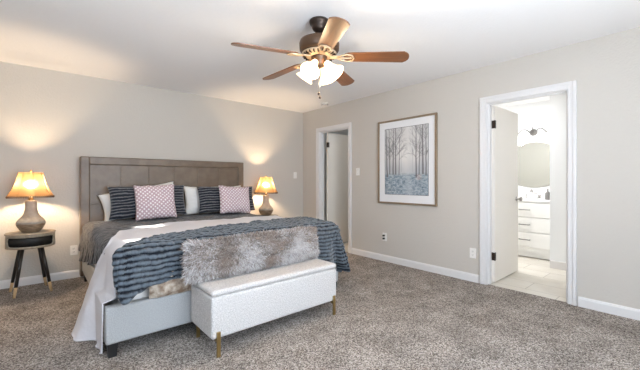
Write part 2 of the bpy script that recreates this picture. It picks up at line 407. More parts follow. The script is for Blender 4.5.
# ------------------------------------------------------------------ bed
bed = thing('bed', 'king bed with tall taupe headboard and grey linen foot board against the back wall', 'bed', (1.39, 3.6, 0))
bx0, by0 = 1.39, 3.6
def W(bm):     # world coordinates into the bed's own
    bmesh.ops.translate(bm, vec=(-bx0, -by0, 0), verts=bm.verts[:]); return bm
HB = (.376, 2.49, 4.76, 4.87, .03, 1.45)
bm = bmesh.new()
x0, x1, ya, yb, z0, z1 = HB
fw = .095
box(bm, (x0, ya-.01, z0), (x0+fw, yb, z1), .012, 3); box(bm, (x1-fw, ya-.01, z0), (x1, yb, z1), .012, 3)
box(bm, (x0+fw-.006, ya-.01, z1-fw), (x1-fw+.006, yb, z1), .012, 3)
hb = build(W(bm), 'headboard_border', 'headboard', bed)
bm = bmesh.new(); n = 6; pw = (x1-x0-2*fw)/n
zc0, zc1 = .40, z1-fw
for i in range(n):
    for j in range(2):
        a = x0+fw+i*pw; h = (zc1-zc0)/2; c = zc0+j*h
        box(bm, (a, ya+.006, c), (a+pw, yb-.02, c+h), .004, 2)
build(W(bm), 'headboard_panel', 'headboard', bed)
FX0, FX1, FY = .33, 2.42, 2.50
build(W(B((FX0, FY, .09), (FX1, FY+.075, .335), .016, 3)), 'footboard', 'bedfabric', bed)
for a in (FX0+.065, FX1-.06-.01):
    build(W(B((a, FY+.077, .09), (a+.06, 4.76, .315), .014, 2)), 'side_rail', 'bedfabric', bed)
build(W(B((FX0+.125, FY+.08, .22), (FX1-.07, 4.74, .25))), 'slat_base', 'blackwood', bed)
for (x, y) in ((FX0+.012, FY+.012), (FX1-.072, FY+.012), (FX0+.07, 4.60), (FX1-.072, 4.60)):
    bm = bmesh.new(); vs = box(bm, (x, y, 0), (x+.06, y+.06, .0898))
    cx, cy = x+.03, y+.03
    for v in vs:
        if v.co.z < .01: v.co.x = cx+(v.co.x-cx)*.78; v.co.y = cy+(v.co.y-cy)*.78
    build(W(bm), 'leg', 'blackwood', bed)
MT = .655
tag(build(B((FX0+.10, FY+.085, .252), (FX1-.07, 4.745, MT), .05, 4), 'mattress', 'mattress', None, True), 'mattress in white sheet under the quilts, its edge showing above the grey foot board', 'mattress')

# ------------------------------------------------------------------ bedding: sheets that follow the rounded mattress block
CX0, CX1, CY0_, CY1_, R = .490, 2.335, 2.56, 4.9, .09
LQ = R*PI/2
def drape(px, py, ztop, disp=0., flare=.12, smax=9, fold=0., ffreq=16, left=None):
    qx = min(max(px, CX0 if left is None else left), CX1); qy = min(max(py, CY0_), CY1_)
    dx, dy = px-qx, py-qy; s = math.hypot(dx, dy)
    if s < 1e-9: return Vector((px, py, ztop+disp)), 0
    nx, ny = dx/s, dy/s
    if s > smax: s = smax+(s-smax)*.12
    if s < LQ:
        a = s/R; h = R*math.sin(a); z = ztop-R*(1-math.cos(a))
    else:
        a = PI/2; h = R+flare*(s-LQ); z = ztop-R-(s-LQ)*math.sqrt(1-flare*flare)
        t = (s-LQ)
        along = (qx*abs(ny)+qy*abs(nx))+math.atan2(ny, nx)*.25
        h += fold*t*(math.sin(along*ffreq)+.5*math.sin(along*ffreq*1.9+1))
    h += disp*math.sin(a); z += disp*math.cos(a)
    return Vector((qx+nx*h, qy+ny*h, z)), s
def interp(tab, x):
    if x <= tab[0][0]: return tab[0][1]
    for (a, b), (c, d) in zip(tab, tab[1:]):
        if x <= c:
            t = (x-a)/(c-a); t = t*t*(3-2*t); return b+(d-b)*t
    return tab[-1][1]
def cloth(name, matname, nu, nv, fn, label, cat, thick=.006, group=None, sub=False):
    bm = bmesh.new(); uvl = bm.loops.layers.uv.new('UVMap'); G = []; UV = {}
    for i in range(nu+1):
        row = []
        for j in range(nv+1):
            co, uv = fn(i/nu, j/nv); v = bm.verts.new(co); UV[v] = uv; row.append(v)
        G.append(row)
    for i in range(nu):
        for j in range(nv):
            f = bm.faces.new((G[i][j], G[i+1][j], G[i+1][j+1], G[i][j+1])); f.smooth = True
            for l in f.loops: l[uvl].uv = UV[l.vert]
    o = build(bm, name, matname)
    md = o.modifiers.new('thickness', 'SOLIDIFY'); md.thickness = thick; md.offset = -1
    return tag(o, label, cat, group)
PITCH = .035
def ribs(u, v, pitch, amp):
    w = v+.010*fbm(u*3.1, v*2.0, 3.)+.004*fbm(u*11, v*6, 9.)
    c = .5-.5*math.cos(2*PI*w/pitch)
    puff = .72+.55*fbm(u*11, math.floor(w/pitch)*1.37, 5.)
    row = math.floor(w/pitch); pd = .075
    pinch = 1-(.55+.3*fbm(row*3.7, u*3, 2.))*math.exp(-((((u+.41*pd*row+.035*fbm(v*9, u*5, 1.3)+.02*fbm(row*2.3, u*8, 6.)) % pd)-pd/2)/.012)**2)
    return amp*(c**.6)*puff*pinch, w
# charcoal quilt spread below the pillows
ZQ = .668
def f_char(a, b):
    px = .475-.38+a*(2.335+.30-.095); py = 3.0+b*1.70
    drop = interp([(3.0, .20), (3.9, .36), (4.3, .42), (4.7, .36)], py)
    if a < .3:
        px = .490-drop + (a/.3)*(.725-.490+drop)
    else: px = .725+(a-.3)/.7*(2.60-.725)
    d, w = ribs(px, py, PITCH, .009)
    d += .008*fbm(px*5, py*5)
    p, s = drape(px, py, ZQ, d+.006, .05, fold=.12, ffreq=20)
    return p, (px, w)
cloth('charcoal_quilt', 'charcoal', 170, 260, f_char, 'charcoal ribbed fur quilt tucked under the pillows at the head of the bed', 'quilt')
# lilac-white blanket folded across the bed, falling to the carpet on the left
UP = [(-.4, 3.22), (.20, 3.12), (.32, 3.08), (.40, 2.98), (.60, 3.46), (.80, 3.66), (1.10, 3.78), (1.9, 3.72), (2.40, 3.62), (2.9, 3.5)]
def f_lil(a, b):
    px = -.285+a*(2.62+.285)
    hi = interp(UP, px); lo = interp([(-.4, 2.60), (.3, 2.54), (.5, 2.50), (.8, 2.62), (2.7, 2.85)], px)
    py = lo+(hi-lo)*b
    py2 = max(py, CY0_-.05) if px < .45 else py
    d = .012*fbm(px*2.6, py*2.6, 2.)+.006*fbm(px*7, py*7, 4.)+.012*math.exp(-((1-b)/.05)**2)
    fl = .02+.30*min(1, max(0, (py2-2.54)/.5))
    p, s = drape(px, py2, ZQ+.024, d+.004, fl, fold=.05*min(1, max(.15, (py2-2.54)/.3)), ffreq=17)
    if p.z < .36: p.x = min(p.x, .318)
    p.z = max(p.z, .012+.004*math.sin(py*40))
    return p, (px, py)
cloth('lilac_blanket', 'lilac', 180, 70, f_lil, 'lilac white blanket folded across the bed and falling to the carpet on the left', 'blanket', .008)
# mottled brown sheet showing just below the fur quilt at the foot
def f_brown(a, b):
    px = .585+a*1.1; py = 2.80-b*.66
    p, s = drape(px, py, ZQ+.006, .008*fbm(px*9, py*5)+.002, .0, fold=.10, ffreq=25)
    p.y = max(p.y, 2.488) if p.z < .36 else p.y
    p.z = max(p.z, .342)
    return p, (px, py)
cloth('brown_sheet', 'brownprint', 40, 40, f_brown, 'mottled brown sheet peeking out between fur quilt and grey foot board', 'sheet', .004)
# navy ribbed fur quilt over the foot
QUP = [(.34, 2.46), (.42, 2.52), (.50, 2.62), (.60, 2.70), (.82, 2.84), (1.1, 2.93), (1.55, 3.02), (2.1, 3.10), (2.5, 3.17), (3, 3.2)]
QBO = [(.385, 2.20), (.42, 2.165), (.50, 2.215), (.58, 2.24), (.85, 2.255), (1.2, 2.22), (1.6, 2.16), (2.2, 2.10), (3, 2.05)]
def f_quilt(a, b):
    px = .365+a*(2.335+.60-.365)
    up = interp(QUP, px); bo = interp(QBO, px)
    up += .012*fbm(px*9, 2.2)
    py = up+(bo-up)*b
    # the left edge bulges a little where it turns over the foot
    pxx = px-(1-min(1, a/.06))*.030*math.sin(PI*min(1, max(0, b)))
    s0 = math.hypot(max(0, pxx-CX1), max(0, CY0_-py))
    veff = CY0_-s0 if (py < CY0_ and pxx > CX1) else py
    d, w = ribs(pxx, veff, PITCH, .018)
    d += .014*fbm(pxx*3.3, py*3.3, 7.)
    e = min(a/.012, b/.03, (1-b)/.03, 1); d = d*e
    p, s = drape(pxx, py, ZQ+.046, d+.004, .14, .545, fold=.13, ffreq=15, left=.405)
    return p, (pxx, w)
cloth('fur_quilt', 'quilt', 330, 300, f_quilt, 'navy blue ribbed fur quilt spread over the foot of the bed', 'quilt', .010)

# ------------------------------------------------------------------ pillows
def pillow(name, matname, w, h, t, loc, tilt, rz, label, group, rib=0, roll=0, seed=0., dent=0.):
    n, m = 46, 34
    bm = bmesh.new(); uvl = bm.loops.layers.uv.new('UVMap'); UV = {}
    def pt(u, v, s):
        pinch = 1-.07*(1-u**4)*abs(v)**3
        x = u*w/2*(1-.06*(1-abs(v)**2.0)*abs(u)**3); z = v*h/2*(1-.06*(1-abs(u)**2.0)*abs(v)**3)
        k = max(0, (1-abs(u)**2.6))**.55*max(0, (1-abs(v)**2.6))**.55
        y = s*t/2*k*(1+.22*fbm(u*1.7+seed, v*1.7, s))
        wv = v*h/2+.010*fbm(u*2+seed, v*2, 4.)
        if rib: y += s*rib*min(1, k*3)*(.5-.5*math.cos(2*PI*wv/.036))**.6
        if dent: z -= dent*math.exp(-(u/.5)**2)*max(0, v)
        z += .008*fbm(u*2.3+seed, v*2.1, 8.)
        return Vector((x, y, z)), (u*w/2, wv)
    for s in (-1, 1):
        G = []
        for i in range(n+1):
            row = []
            for j in range(m+1):
                co, uv = pt(-1+2*i/n, -1+2*j/m, s); v = bm.verts.new(co); UV[v] = uv; row.append(v)
            G.append(row)
        for i in range(n):
            for j in range(m):
                q = (G[i][j], G[i+1][j], G[i+1][j+1], G[i][j+1])
                f = bm.faces.new(q if s < 0 else q[::-1]); f.smooth = True
                for l in f.loops: l[uvl].uv = UV[l.vert]
    bmesh.ops.remove_doubles(bm, verts=bm.verts[:], dist=.0006)
    o = build(bm, name, matname)
    o.location = loc; o.rotation_euler = (-tilt, roll, rz)
    return tag(o, label, 'pillow', group)
ZP = .70
pillow('bed_pillow', 'whitepillow', .88, .34, .15, (1.0, 4.66, ZP+.205), .16, 0, 'white pillow against the headboard behind the left striped sham', 'white bed pillows', roll=-.19, seed=1.)
pillow('bed_pillow', 'whitepillow', .88, .40, .17, (1.965, 4.655, ZP+.185), .16, 0, 'white pillow against the headboard behind the right striped sham', 'white bed pillows', roll=.0, seed=2.)
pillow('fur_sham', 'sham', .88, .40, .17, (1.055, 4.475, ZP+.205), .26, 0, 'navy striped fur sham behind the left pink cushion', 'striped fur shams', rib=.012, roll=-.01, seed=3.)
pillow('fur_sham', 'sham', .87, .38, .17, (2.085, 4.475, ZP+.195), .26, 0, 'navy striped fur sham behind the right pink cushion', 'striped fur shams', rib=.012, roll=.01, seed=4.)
pillow('throw_pillow', 'polka', .46, .43, .15, (1.085, 4.315, ZP+.205), .24, -.05, 'pink polka dot cushion on the left half of the bed', 'pink polka dot cushions', roll=-.03, seed=5.)
pillow('throw_pillow', 'polka', .48, .40, .15, (2.125, 4.315, ZP+.19), .24, .03, 'pink polka dot cushion on the half of the bed nearest the door', 'pink polka dot cushions', roll=.06, seed=6.)

# ------------------------------------------------------------------ storage bench
bench = thing('storage_bench', 'white boucle storage bench on brass legs at the foot of the bed', 'bench', (1.42, 2.275, 0))
def Wb(bm): bmesh.ops.translate(bm, vec=(-1.42, -2.275, 0), verts=bm.verts[:]); return bm
BX0, BX1, BYa, BYb = .858, 1.985, 2.075, 2.465
build(Wb(B((BX0, BYa, .115), (BX1, BYb, .393), .018, 4)), 'body', 'boucle', bench)
bm = B((BX0, BYa, .394), (BX1, BYb, .437), .020, 4)
build(Wb(bm), 'lid', 'boucle', bench)
for x, y in ((BX0+.03, BYa-.004), (BX1-.055, BYa-.004), (BX0+.03, BYb-.03), (BX1-.055, BYb-.03)):
    bm = bmesh.new(); box(bm, (x, y-.012, 0), (x+.026, y, .165), .002, 1)
    box(bm, (x, y, .10), (x+.026, y+.026, .114))
    build(Wb(bm), 'leg', 'brass', bench)

# ------------------------------------------------------------------ shaggy cushion (tufts are modelled pile)
def shaggy():
    bm = bmesh.new(); cl = bm.loops.layers.float_color.new('Dye')
    w, h, t = 1.20, .265, .14
    Rr = random.Random(3)
    def surf(u, v, s):
        k = max(0, (1-abs(u)**4))**.5*max(0, (1-abs(v)**2.8))**.5
        return Vector((u*w/2, s*t/2*k, v*h/2*(1-.05*abs(u)**3)))
    n, m = 40, 14
    for s in (-1, 1):
        G = [[bm.verts.new(surf(-1+2*i/n, -1+2*j/m, s)) for j in range(m+1)] for i in range(n+1)]
        for i in range(n):
            for j in range(m):
                q = (G[i][j], G[i+1][j], G[i+1][j+1], G[i][j+1]); f = bm.faces.new(q if s < 0 else q[::-1]); f.smooth = True
                for l in f.loops: l[cl] = (.30, .25, .22, 1)
    def tuft(u, v, s):
        p = surf(u, v, s); e = .03
        nx = (surf(min(1, u+e), v, s)-surf(max(-1, u-e), v, s)); nz = (surf(u, min(1, v+e), s)-surf(u, max(-1, v-e), s))
        nrm = nx.cross(nz); nrm = nrm.normalized() if nrm.length > 1e-9 else Vector((0, s, 0))
        if nrm.y*s < 0: nrm = -nrm
        out = Vector((p.x*.25, 0, p.z*1.5)); edge = max(abs(u), abs(v))**4
        d = (nrm+out.normalized()*edge*1.2).normalized()
        ln = Rr.uniform(.016, .032)
        sw = Vector((Rr.uniform(-1, 1), Rr.uniform(-.3, .3), Rr.uniform(-1.3, .5)))+Vector((fbm(u*5, v*3)*1.6, 0, fbm(u*5+9, v*3)*1.2))
        side = d.cross(Vector((Rr.uniform(-1, 1), Rr.uniform(-1, 1), Rr.uniform(-1, 1)))).normalized()*Rr.uniform(.0028, .0046)
        p1 = p+d*ln*.55+sw*.008; p2 = p+d*ln*.85+sw*.022
        # clumps of dark and of silver fibre as in a dyed sheepskin
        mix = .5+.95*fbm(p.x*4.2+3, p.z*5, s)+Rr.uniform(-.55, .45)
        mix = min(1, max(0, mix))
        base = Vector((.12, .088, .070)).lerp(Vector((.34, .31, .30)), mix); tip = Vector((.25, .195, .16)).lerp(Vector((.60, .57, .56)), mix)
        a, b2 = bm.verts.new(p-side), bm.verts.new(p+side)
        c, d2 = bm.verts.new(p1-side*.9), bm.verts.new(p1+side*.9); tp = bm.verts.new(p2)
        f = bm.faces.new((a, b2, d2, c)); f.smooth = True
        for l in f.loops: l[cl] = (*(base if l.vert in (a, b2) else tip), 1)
        f = bm.faces.new((c, d2, tp)); f.smooth = True
        for l in f.loops: l[cl] = (*tip, 1)
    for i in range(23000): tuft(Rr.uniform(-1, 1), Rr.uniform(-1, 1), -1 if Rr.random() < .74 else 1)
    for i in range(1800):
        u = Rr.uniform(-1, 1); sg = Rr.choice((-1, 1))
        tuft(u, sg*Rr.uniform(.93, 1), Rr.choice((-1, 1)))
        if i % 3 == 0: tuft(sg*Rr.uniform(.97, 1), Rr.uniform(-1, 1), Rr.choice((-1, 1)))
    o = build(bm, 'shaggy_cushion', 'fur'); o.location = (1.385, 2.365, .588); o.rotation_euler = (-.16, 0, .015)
    return tag(o, 'long shaggy grey fur cushion leaning on the foot of the bed above the bench', 'cushion')
shaggy()

# ------------------------------------------------------------------ nightstands
def make_nightstand(loc, label):
    t = thing('nightstand', label, 'nightstand', loc, 0, 'round nightstands beside the bed')
    r, z0, z1 = .198, .475, .610
    # drum shell with a stadium-shaped opening at the front (towards -Y)
    n = 96; bm = bmesh.new(); a0, a1 = -PI/2-1.22, -PI/2+1.22; zl, zh = z0+.022, z1-.022
    def half(a):     # half-height of opening at this angle
        d = abs(a+PI/2); hh = (zh-zl)/2; L = 1.22-hh/r
        if d >= 1.22: return None
        return hh if d < L else math.sqrt(max(0, hh*hh-((d-L)*r)**2))
    angs = sorted(set([-PI/2+2*PI*k/n for k in range(-n//2, n//2)]+[a0+.0005, a1-.0005, a0, a1]))
    zc = (zl+zh)/2
    def col(a):
        hh = half(a) or 0
        return [(z0), (zc-hh), (zc+hh), (z1)]
    m = len(angs)
    for i in range(m):
        a, b = angs[i], angs[(i+1) % m]
        ca, cb = col(a), col(b)
        for k in (0, 2) if True else ():
            q = [bm.verts.new((r*math.cos(x), r*math.sin(x), z)) for x, z in ((a, ca[k]), (b, cb[k]), (b, cb[k+1]), (a, ca[k+1]))]
            f = bm.faces.new(q); f.smooth = True
    bmesh.ops.remove_doubles(bm, verts=bm.verts[:], dist=.00005)
    o = build(bm, 'drum_body', 'tablewood', t)
    md = o.modifiers.new('thickness', 'SOLIDIFY'); md.thickness = .014; md.offset = -1
    build(LA([(r-.016, z0+.001), (r-.016, z0+.012)], 48), 'drum_floor', 'tablewood', t)
    build(LA([(.0005, z1), (r+.004, z1), (r+.006, z1+.006), (r+.004, z1+.014), (.0005, z1+.014)], 64), 'table_top', 'tablewood', t)
    tag(build(LA([(r-.022, z0+.014), (r-.022, z1-.002)], 64), 'drawer_recess', 'blackslot', t), 'black drawer front seen through the opening')
    for k in range(4):
        a = PI/4+.14+k*PI/2
        d = Vector((math.cos(a), math.sin(a), 0))
        top = d*.105+Vector((0, 0, z0)); bot = d*.205
        mid = bot.lerp(top, .29/1.0*.72)
        lg = build(T([top, mid], [.0175, .0145], 14), 'leg', 'darkleg', t)
        tag(build(T([mid, bot+Vector((0, 0, .0))], [.0147, .011], 14), 'leg_tip', 'lightwood', lg), 'pale oak leg tip')
    return t
NS1 = (-.055, 4.575, 0); NS2 = (2.815, 4.62, 0)
ns = make_nightstand(NS1, 'round wooden nightstand with black slot front on pale-tipped dark legs left of the bed')
n2 = copy_tree(ns); n2.location = NS2; n2.scale.z = .95; n2['label'] = 'round nightstand under the lamp on the far side of the bed'

# ------------------------------------------------------------------ table lamps
def make_lamp(loc, label):
    t = thing('table_lamp', label, 'lamp', loc, .2, 'lit table lamps beside the bed')
    tag(build(LA([(.060, 0), (.072, .004), (.092, .03), (.112, .065), (.118, .085), (.118, .092)], 40), 'base', 'potbrown', t), 'rustic brown lower bowl')
    build(LA([(.118, .0921), (.116, .110), (.106, .130), (.088, .150), (.070, .172), (.058, .198), (.051, .235), (.048, .285), (.048, .325), (.042, .332)], 40, cap=True), 'shoulder', 'potgrey', t)
    bm = bmesh.new(); lathe(bm, [(.022, .332), (.020, .342), (.018, .365)], 16)
    for s in (-1, 1): tube(bm, [(s*.012, 0, .33), (s*.05, 0, .38), (s*.058, 0, .46), (s*.035, 0, .57), (0, 0, .617)], .0022, 6)
    build(bm, 'harp', 'brass', t)
    b = build(LA([(.008, .366), (.014, .378), (.027, .408), (.030, .428), (.022, .452), (.004, .462)], 20), 'bulb', 'bulb', t)
    b.visible_shadow = True
    prof = [(.184, .376), (.168, .405), (.148, .445), (.130, .49), (.115, .54), (.102, .59), (.096, .622)]
    sh = build(LA(prof, 64, cap=False, flute=.010), 'lamp_shade', 'shade', t)
    bm = bmesh.new()
    for k in range(8):
        a = 2*PI*k/8
        tube(bm, [((r+.003)*math.cos(a)*1.010, (r+.003)*math.sin(a)*1.010, z) for r, z in prof], .0022, 6)
    tag(build(bm, 'shade_piping', 'shaderib', sh), 'darker piping along the shade panels')
    bm = bmesh.new(); ring = 64
    for k in range(ring):
        a = 2*PI*k/ring; x, y = .186*math.cos(a), .186*math.sin(a)
        tube(bm, [(x, y, .380), (x*1.01, y*1.01, .370), (x*1.01, y*1.01, .357)], [.0045, .006, .002], 5)
    tag(build(bm, 'fringe', 'fringe', sh), 'dark beaded fringe along the lower rim')
    build(LA([(.0935, .606), (.0975, .606), (.0975, .617), (.0935, .617)], 48), 'top_band', 'shaderib', sh) if False else None
    build(LA([(.004, .612), (.004, .630), (.010, .634), (.011, .642), (.005, .652)], 12), 'finial', 'brass', t)
    return t
L1 = (NS1[0], NS1[1]-.01, .6245); L2 = (NS2[0], NS2[1]-.01, .5935)
lp = make_lamp(L1, 'lit amber table lamp with pottery base on the round nightstand left of the bed')
l2 = copy_tree(lp); l2.location = L2; l2['label'] = 'lit amber table lamp beyond the right side of the bed near the corner'
for i, L_ in enumerate((L1, L2)):
    lamp('POINT', 'table_lamp_light', (L_[0], L_[1], L_[2]+.49), 42, WARM, .025)

# ------------------------------------------------------------------ ceiling fan
FCX, FCY = 1.705, 1.985
fan = thing('ceiling_fan', 'bronze ceiling fan with five wooden blades and a cluster of lit frosted shades', 'ceiling fan', (FCX, FCY, H))
tag(build(LA([(.078, 0), (.080, -.012), (.074, -.030), (.058, -.045), (.060, -.055), (.050, -.075), (.030, -.092), (.016, -.098)][::-1], 32), 'canopy', 'bronze', fan), 'dark bronze canopy')
build(LA([(.013, -.15), (.013, -.09)], 16), 'downrod', 'bronze', fan)
build(LA([(.095, -.262), (.140, -.255), (.157, -.238), (.160, -.185), (.154, -.165), (.120, -.148), (.040, -.140), (.020, -.135)], 48), 'motor_housing', 'fanmetal', fan)
bm = bmesh.new()
lathe(bm, [(.060, -.292), (.100, -.288), (.128, -.276), (.138, -.262), (.120, -.256)], 48)
tag(build(bm, 'vent_ring', 'fancream', fan), 'gilded cream vented ring')
bm = bmesh.new()
for k in range(24):
    a = 2*PI*k/24; mt = Matrix.Rotation(a, 4, 'Z')
    box(bm, (.105, -.004, -.2895), (.134, .004, -.272), 0, 1, 0, mt)
build(bm, 'vent_slots', 'bronze', fan)
build(LA([(.020, -.375), (.034, -.368), (.046, -.345), (.050, -.318), (.066, -.300), (.066, -.290)], 32), 'light_hub', 'fanmetal', fan)
def blade_bm():
    bm = bmesh.new(); pts = []
    x0, x1 = .205, .700
    for i in range(9):      # tip arc
        t = -1+2*i/8; pts.append((x1-.030*(abs(t)**3.0)*1.0-.012*t*t, t*.068))
    pts += [(x0+.03, .056), (x0, .040), (x0-.012, 0), (x0, -.040), (x0+.03, -.056)]
    prism(bm, pts, 2, -.004, .004)
    return bm
def iron_bm():
    bm = bmesh.new()
    box(bm, (.085, -.020, -.006), (.150, .020, .004), .002, 1)
    tube(bm, [(.15, .012, -.004), (.185, .034, -.008), (.225, .046, -.009), (.262, .034, -.009), (.275, 0, -.009), (.262, -.034, -.009), (.225, -.046, -.009), (.185, -.034, -.008), (.15, -.012, -.004)], .0065, 8)
    tube(bm, [(.14, 0, -.004), (.20, 0, -.009), (.245, 0, -.009)], .007, 8)
    lathe(bm, [(.012, -.012), (.012, -.005)], 12, Matrix.Translation((.248, .0, 0)))
    return bm
ZB = -.312
bl_me = ir_me = None
for k in range(5):
    a = math.radians(24+72*k)
    if k == 0:
        bl = build(blade_bm(), 'blade', 'bladewood', fan); ir = build(iron_bm(), 'blade_bracket', 'fancream', bl)
        bl_me, ir_me = bl.data, ir.data
    else:
        bl = bpy.data.objects.new('blade', bl_me); COL.objects.link(bl); bl.parent = fan
        ir = bpy.data.objects.new('blade_bracket', ir_me); COL.objects.link(ir); ir.parent = bl
    bl.location = (0, 0, ZB+.022); bl.rotation_mode = 'XYZ'
    bl.rotation_euler = (Matrix.Rotation(a, 4, 'Z') @ Matrix.Rotation(math.radians(2.6), 4, 'Y') @ Matrix.Rotation(math.radians(-13), 4, 'X')).to_euler()
for k in range(4):
    a = math.radians(20+90*k)
    d = Vector((math.cos(a), math.sin(a), 0))
    mt = Matrix.Translation(d*.062+Vector((0, 0, -.345))) @ Matrix.Rotation(a, 4, 'Z') @ Matrix.Rotation(math.radians(-40), 4, 'Y')
    arm = build(T([d*.03+Vector((0, 0, -.335)), d*.055+Vector((0, 0, -.335)), d*.072+Vector((0, 0, -.356))], .012, 10), 'light_arm', 'fanmetal', fan)
    bm = LA([(.024, -.002), (.028, -.02), (.034, -.045), (.044, -.075), (.058, -.10), (.074, -.122), (.076, -.127)], 28, mt, cap=False)
    g = build(bm, 'lamp_shade', 'fanglass', arm)
    bm = LA([(.010, -.015), (.018, -.04), (.026, -.07), (.022, -.095), (.006, -.105)], 16, mt)
    build(bm, 'bulb', 'bulb', g)
    c = mt @ Vector((0, 0, -.155))
    lamp('POINT', 'fan_light', (FCX+c.x, FCY+c.y, H+c.z), 5.5, (1, .76, .48), .035)
for dx, dy, L_ in ((-.012, -.006, .20), (.010, .004, .225)):
    bm = bmesh.new(); tube(bm, [(dx, dy, -.372), (dx, dy, -.372-L_)], .0014, 6)
    ch = build(bm, 'pull_chain', 'chain', fan)
    build(LA([(.002, -.372-L_-.026), (.008, -.372-L_-.020), (.009, -.372-L_-.010), (.003, -.372-L_)], 12, Matrix.Translation((dx, dy, 0))), 'chain_fob', 'bronze', ch)
sd = thing('smoke_detector', 'small round white smoke detector on the ceiling near the corner', 'smoke detector', (3.60, 4.05, H))
build(LA([(.010, -.034), (.045, -.032), (.055, -.022), (.060, 0)], 28), 'cover', 'plastic', sd)
build(LA([(.052, -.0262), (.0565, -.0262), (.0565, -.0225), (.052, -.0225)], 28), 'vent_slot', 'darkgap', sd)

# ------------------------------------------------------------------ framed picture
PYa, PYb, PZa, PZb = 2.137, 3.068, .837, 2.012
pic = thing('framed_picture', 'framed print of bare winter trees along a path on the right wall', 'picture', (XW, (PYa+PYb)/2, PZa))
ox, oy, oz = XW, (PYa+PYb)/2, PZa
w2, hh = (PYb-PYa)/2, PZb-PZa
bm = bmesh.new(); f = .024
for a, b, c, d in ((-w2, w2, 0, f), (-w2, w2, hh-f, hh), (-w2, -w2+f, f, hh-f), (w2-f, w2, f, hh-f)):
    box(bm, (-.034, a, c), (-.002, b, d), .003, 2)
build(bm, 'frame', 'frame', pic)
build(B((-.016, -w2+f, f), (-.004, w2-f, hh-f)), 'mat_board', 'matboard', pic)
# the print: sky, haze, undergrowth and bare trunks worked out as ink colours on a fine grid
def make_print():
    R2 = random.Random(11); NU, NV = 150, 190
    pa, pb, za, zb = -w2+.125, w2-.125, .135, hh-.125
    img = [[None]*NV for _ in range(NU)]
    for i in range(NU):
        for j in range(NV):
            u, v = i/(NU-1), j/(NV-1)
            sky = Vector((.60, .59, .58)).lerp(Vector((.76, .73, .69)), max(0, 1-abs(u-.5)*2.2)*max(0, 1-abs(v-.62)*1.8))
            sky += Vector((1, 1, 1))*.05*fbm(u*4, v*4)
            c = sky
            hz = .40+.05*fbm(u*6, 1.)+.10*abs(u-.52)
            if v < hz+.10:
                t = min(1, (hz+.10-v)/.16); c = c.lerp(Vector((.42, .44, .46)), t*.8*(.5+.5*min(1, abs(u-.5)*4)))
            if v < .33:
                g = Vector((.26, .315, .36))+Vector((.20, .20, .20))*(fbm(u*14, v*40, 1.)+.12)+Vector((.16, .16, .16))*fbm(u*40, v*90, 5.)
                tpath = max(0, 1-abs(u-(.55+.10*(.33-v)))/(.05+.45*(.33-v)))
                c = c.lerp(g, min(1, (.33-v)/.05)); c = c.lerp(Vector((.60, .62, .63)), tpath*.35)
            if .22 < v < .30 and abs(u-.80) < .09: c = c.lerp(Vector((.60, .42, .36)), .45*(1-abs(u-.80)/.09))
            img[i][j] = c
    def stroke(x0, y0, x1, y1, w0, w1, col, op):
        n = int(max(abs(x1-x0)*NU, abs(y1-y0)*NV)*1.5)+2
        for k in range(n):
            t = k/(n-1); x = (x0+(x1-x0)*t+.006*fbm(t*5, x0*30))*NU; y = (y0+(y1-y0)*t)*NV; w = w0+(w1-w0)*t
            for ii in range(int(x-w-1), int(x+w+2)):
                if 0 <= ii < NU and 0 <= int(y) < NV:
                    cov = min(1, max(0, w+.5-abs(ii-x)))*op
                    img[ii][int(y)] = img[ii][int(y)].lerp(col, cov)
    def branch(x, y, ang, ln, w, depth, col, op):
        x1, y1 = x+ln*math.sin(ang), y+ln*math.cos(ang)*.8
        stroke(x, y, x1, y1, w, w*.6, col, op)
        if depth:
            for k in range(2): branch(x+(x1-x)*R2.uniform(.5, 1), y+(y1-y)*R2.uniform(.5, 1), ang+R2.uniform(-.7, .7), ln*.66, w*.6, depth-1, col, op*.9)
    ink = Vector((.13, .12, .125)); pale = Vector((.40, .39, .39))
    for x in (.14, .30, .40, .66, .72, .84): 
        stroke(x, .34, x+R2.uniform(-.02, .02), .95, .9, .4, pale, .6)
        for k in range(6): branch(x, R2.uniform(.5, .9), R2.choice((-1, 1))*R2.uniform(.5, 1.0), .12, .5, 2, pale, .55)
    for x, wd, top in ((.05, 2.4, 1.0), (.115, 1.6, 1.), (.20, 2.3, 1.0), (.265, 2.2, 1.0), (.345, 1.4, .86), (.74, 2.0, 1.0), (.80, 1.5, 1.), (.885, 2.6, 1.0), (.95, 1.8, 1.0)):
        stroke(x, .29+R2.uniform(-.04, .02), x+R2.uniform(-.03, .03), top, wd*1.15, wd*.5, ink, .78)
        for k in range(9): branch(x, R2.uniform(.5, .95), R2.choice((-1, 1))*R2.uniform(.35, .9), R2.uniform(.10, .20), .7, 2, ink, .55)
    bm = bmesh.new(); cl = bm.loops.layers.float_color.new('Ink')
    V = [[bm.verts.new((-.0175, pb-(pb-pa)*i/(NU-1), za+(zb-za)*j/(NV-1))) for j in range(NV)] for i in range(NU)]
    idx = {V[i][j]: img[i][j] for i in range(NU) for j in range(NV)}
    for i in range(NU-1):
        for j in range(NV-1):
            f_ = bm.faces.new((V[i][j], V[i+1][j], V[i+1][j+1], V[i][j+1]))
            for l in f_.loops: l[cl] = (*[max(0, x) for x in idx[l.vert]], 1)
    r = bmesh.ops.extrude_face_region(bm, geom=bm.faces[:])
    bmesh.ops.translate(bm, vec=(.0012, 0, 0), verts=[g for g in r['geom'] if isinstance(g, bmesh.types.BMVert)])
    tag(build(bm, 'print', 'print', pic), 'grey print of bare winter trees')
    bm = bmesh.new(); e = .006
    for a, b, c, d in ((pa-e, pb+e, za-e, za-.001), (pa-e, pb+e, zb+.001, zb+e), (pa-e, pa-.001, za-.001, zb+.001), (pb+.001, pb+e, za-.001, zb+.001)):
        box(bm, (-.0178, a, c), (-.0155, b, d))
    tag(build(bm, 'inner_fillet', 'darkgap', pic), 'thin dark line around the print')
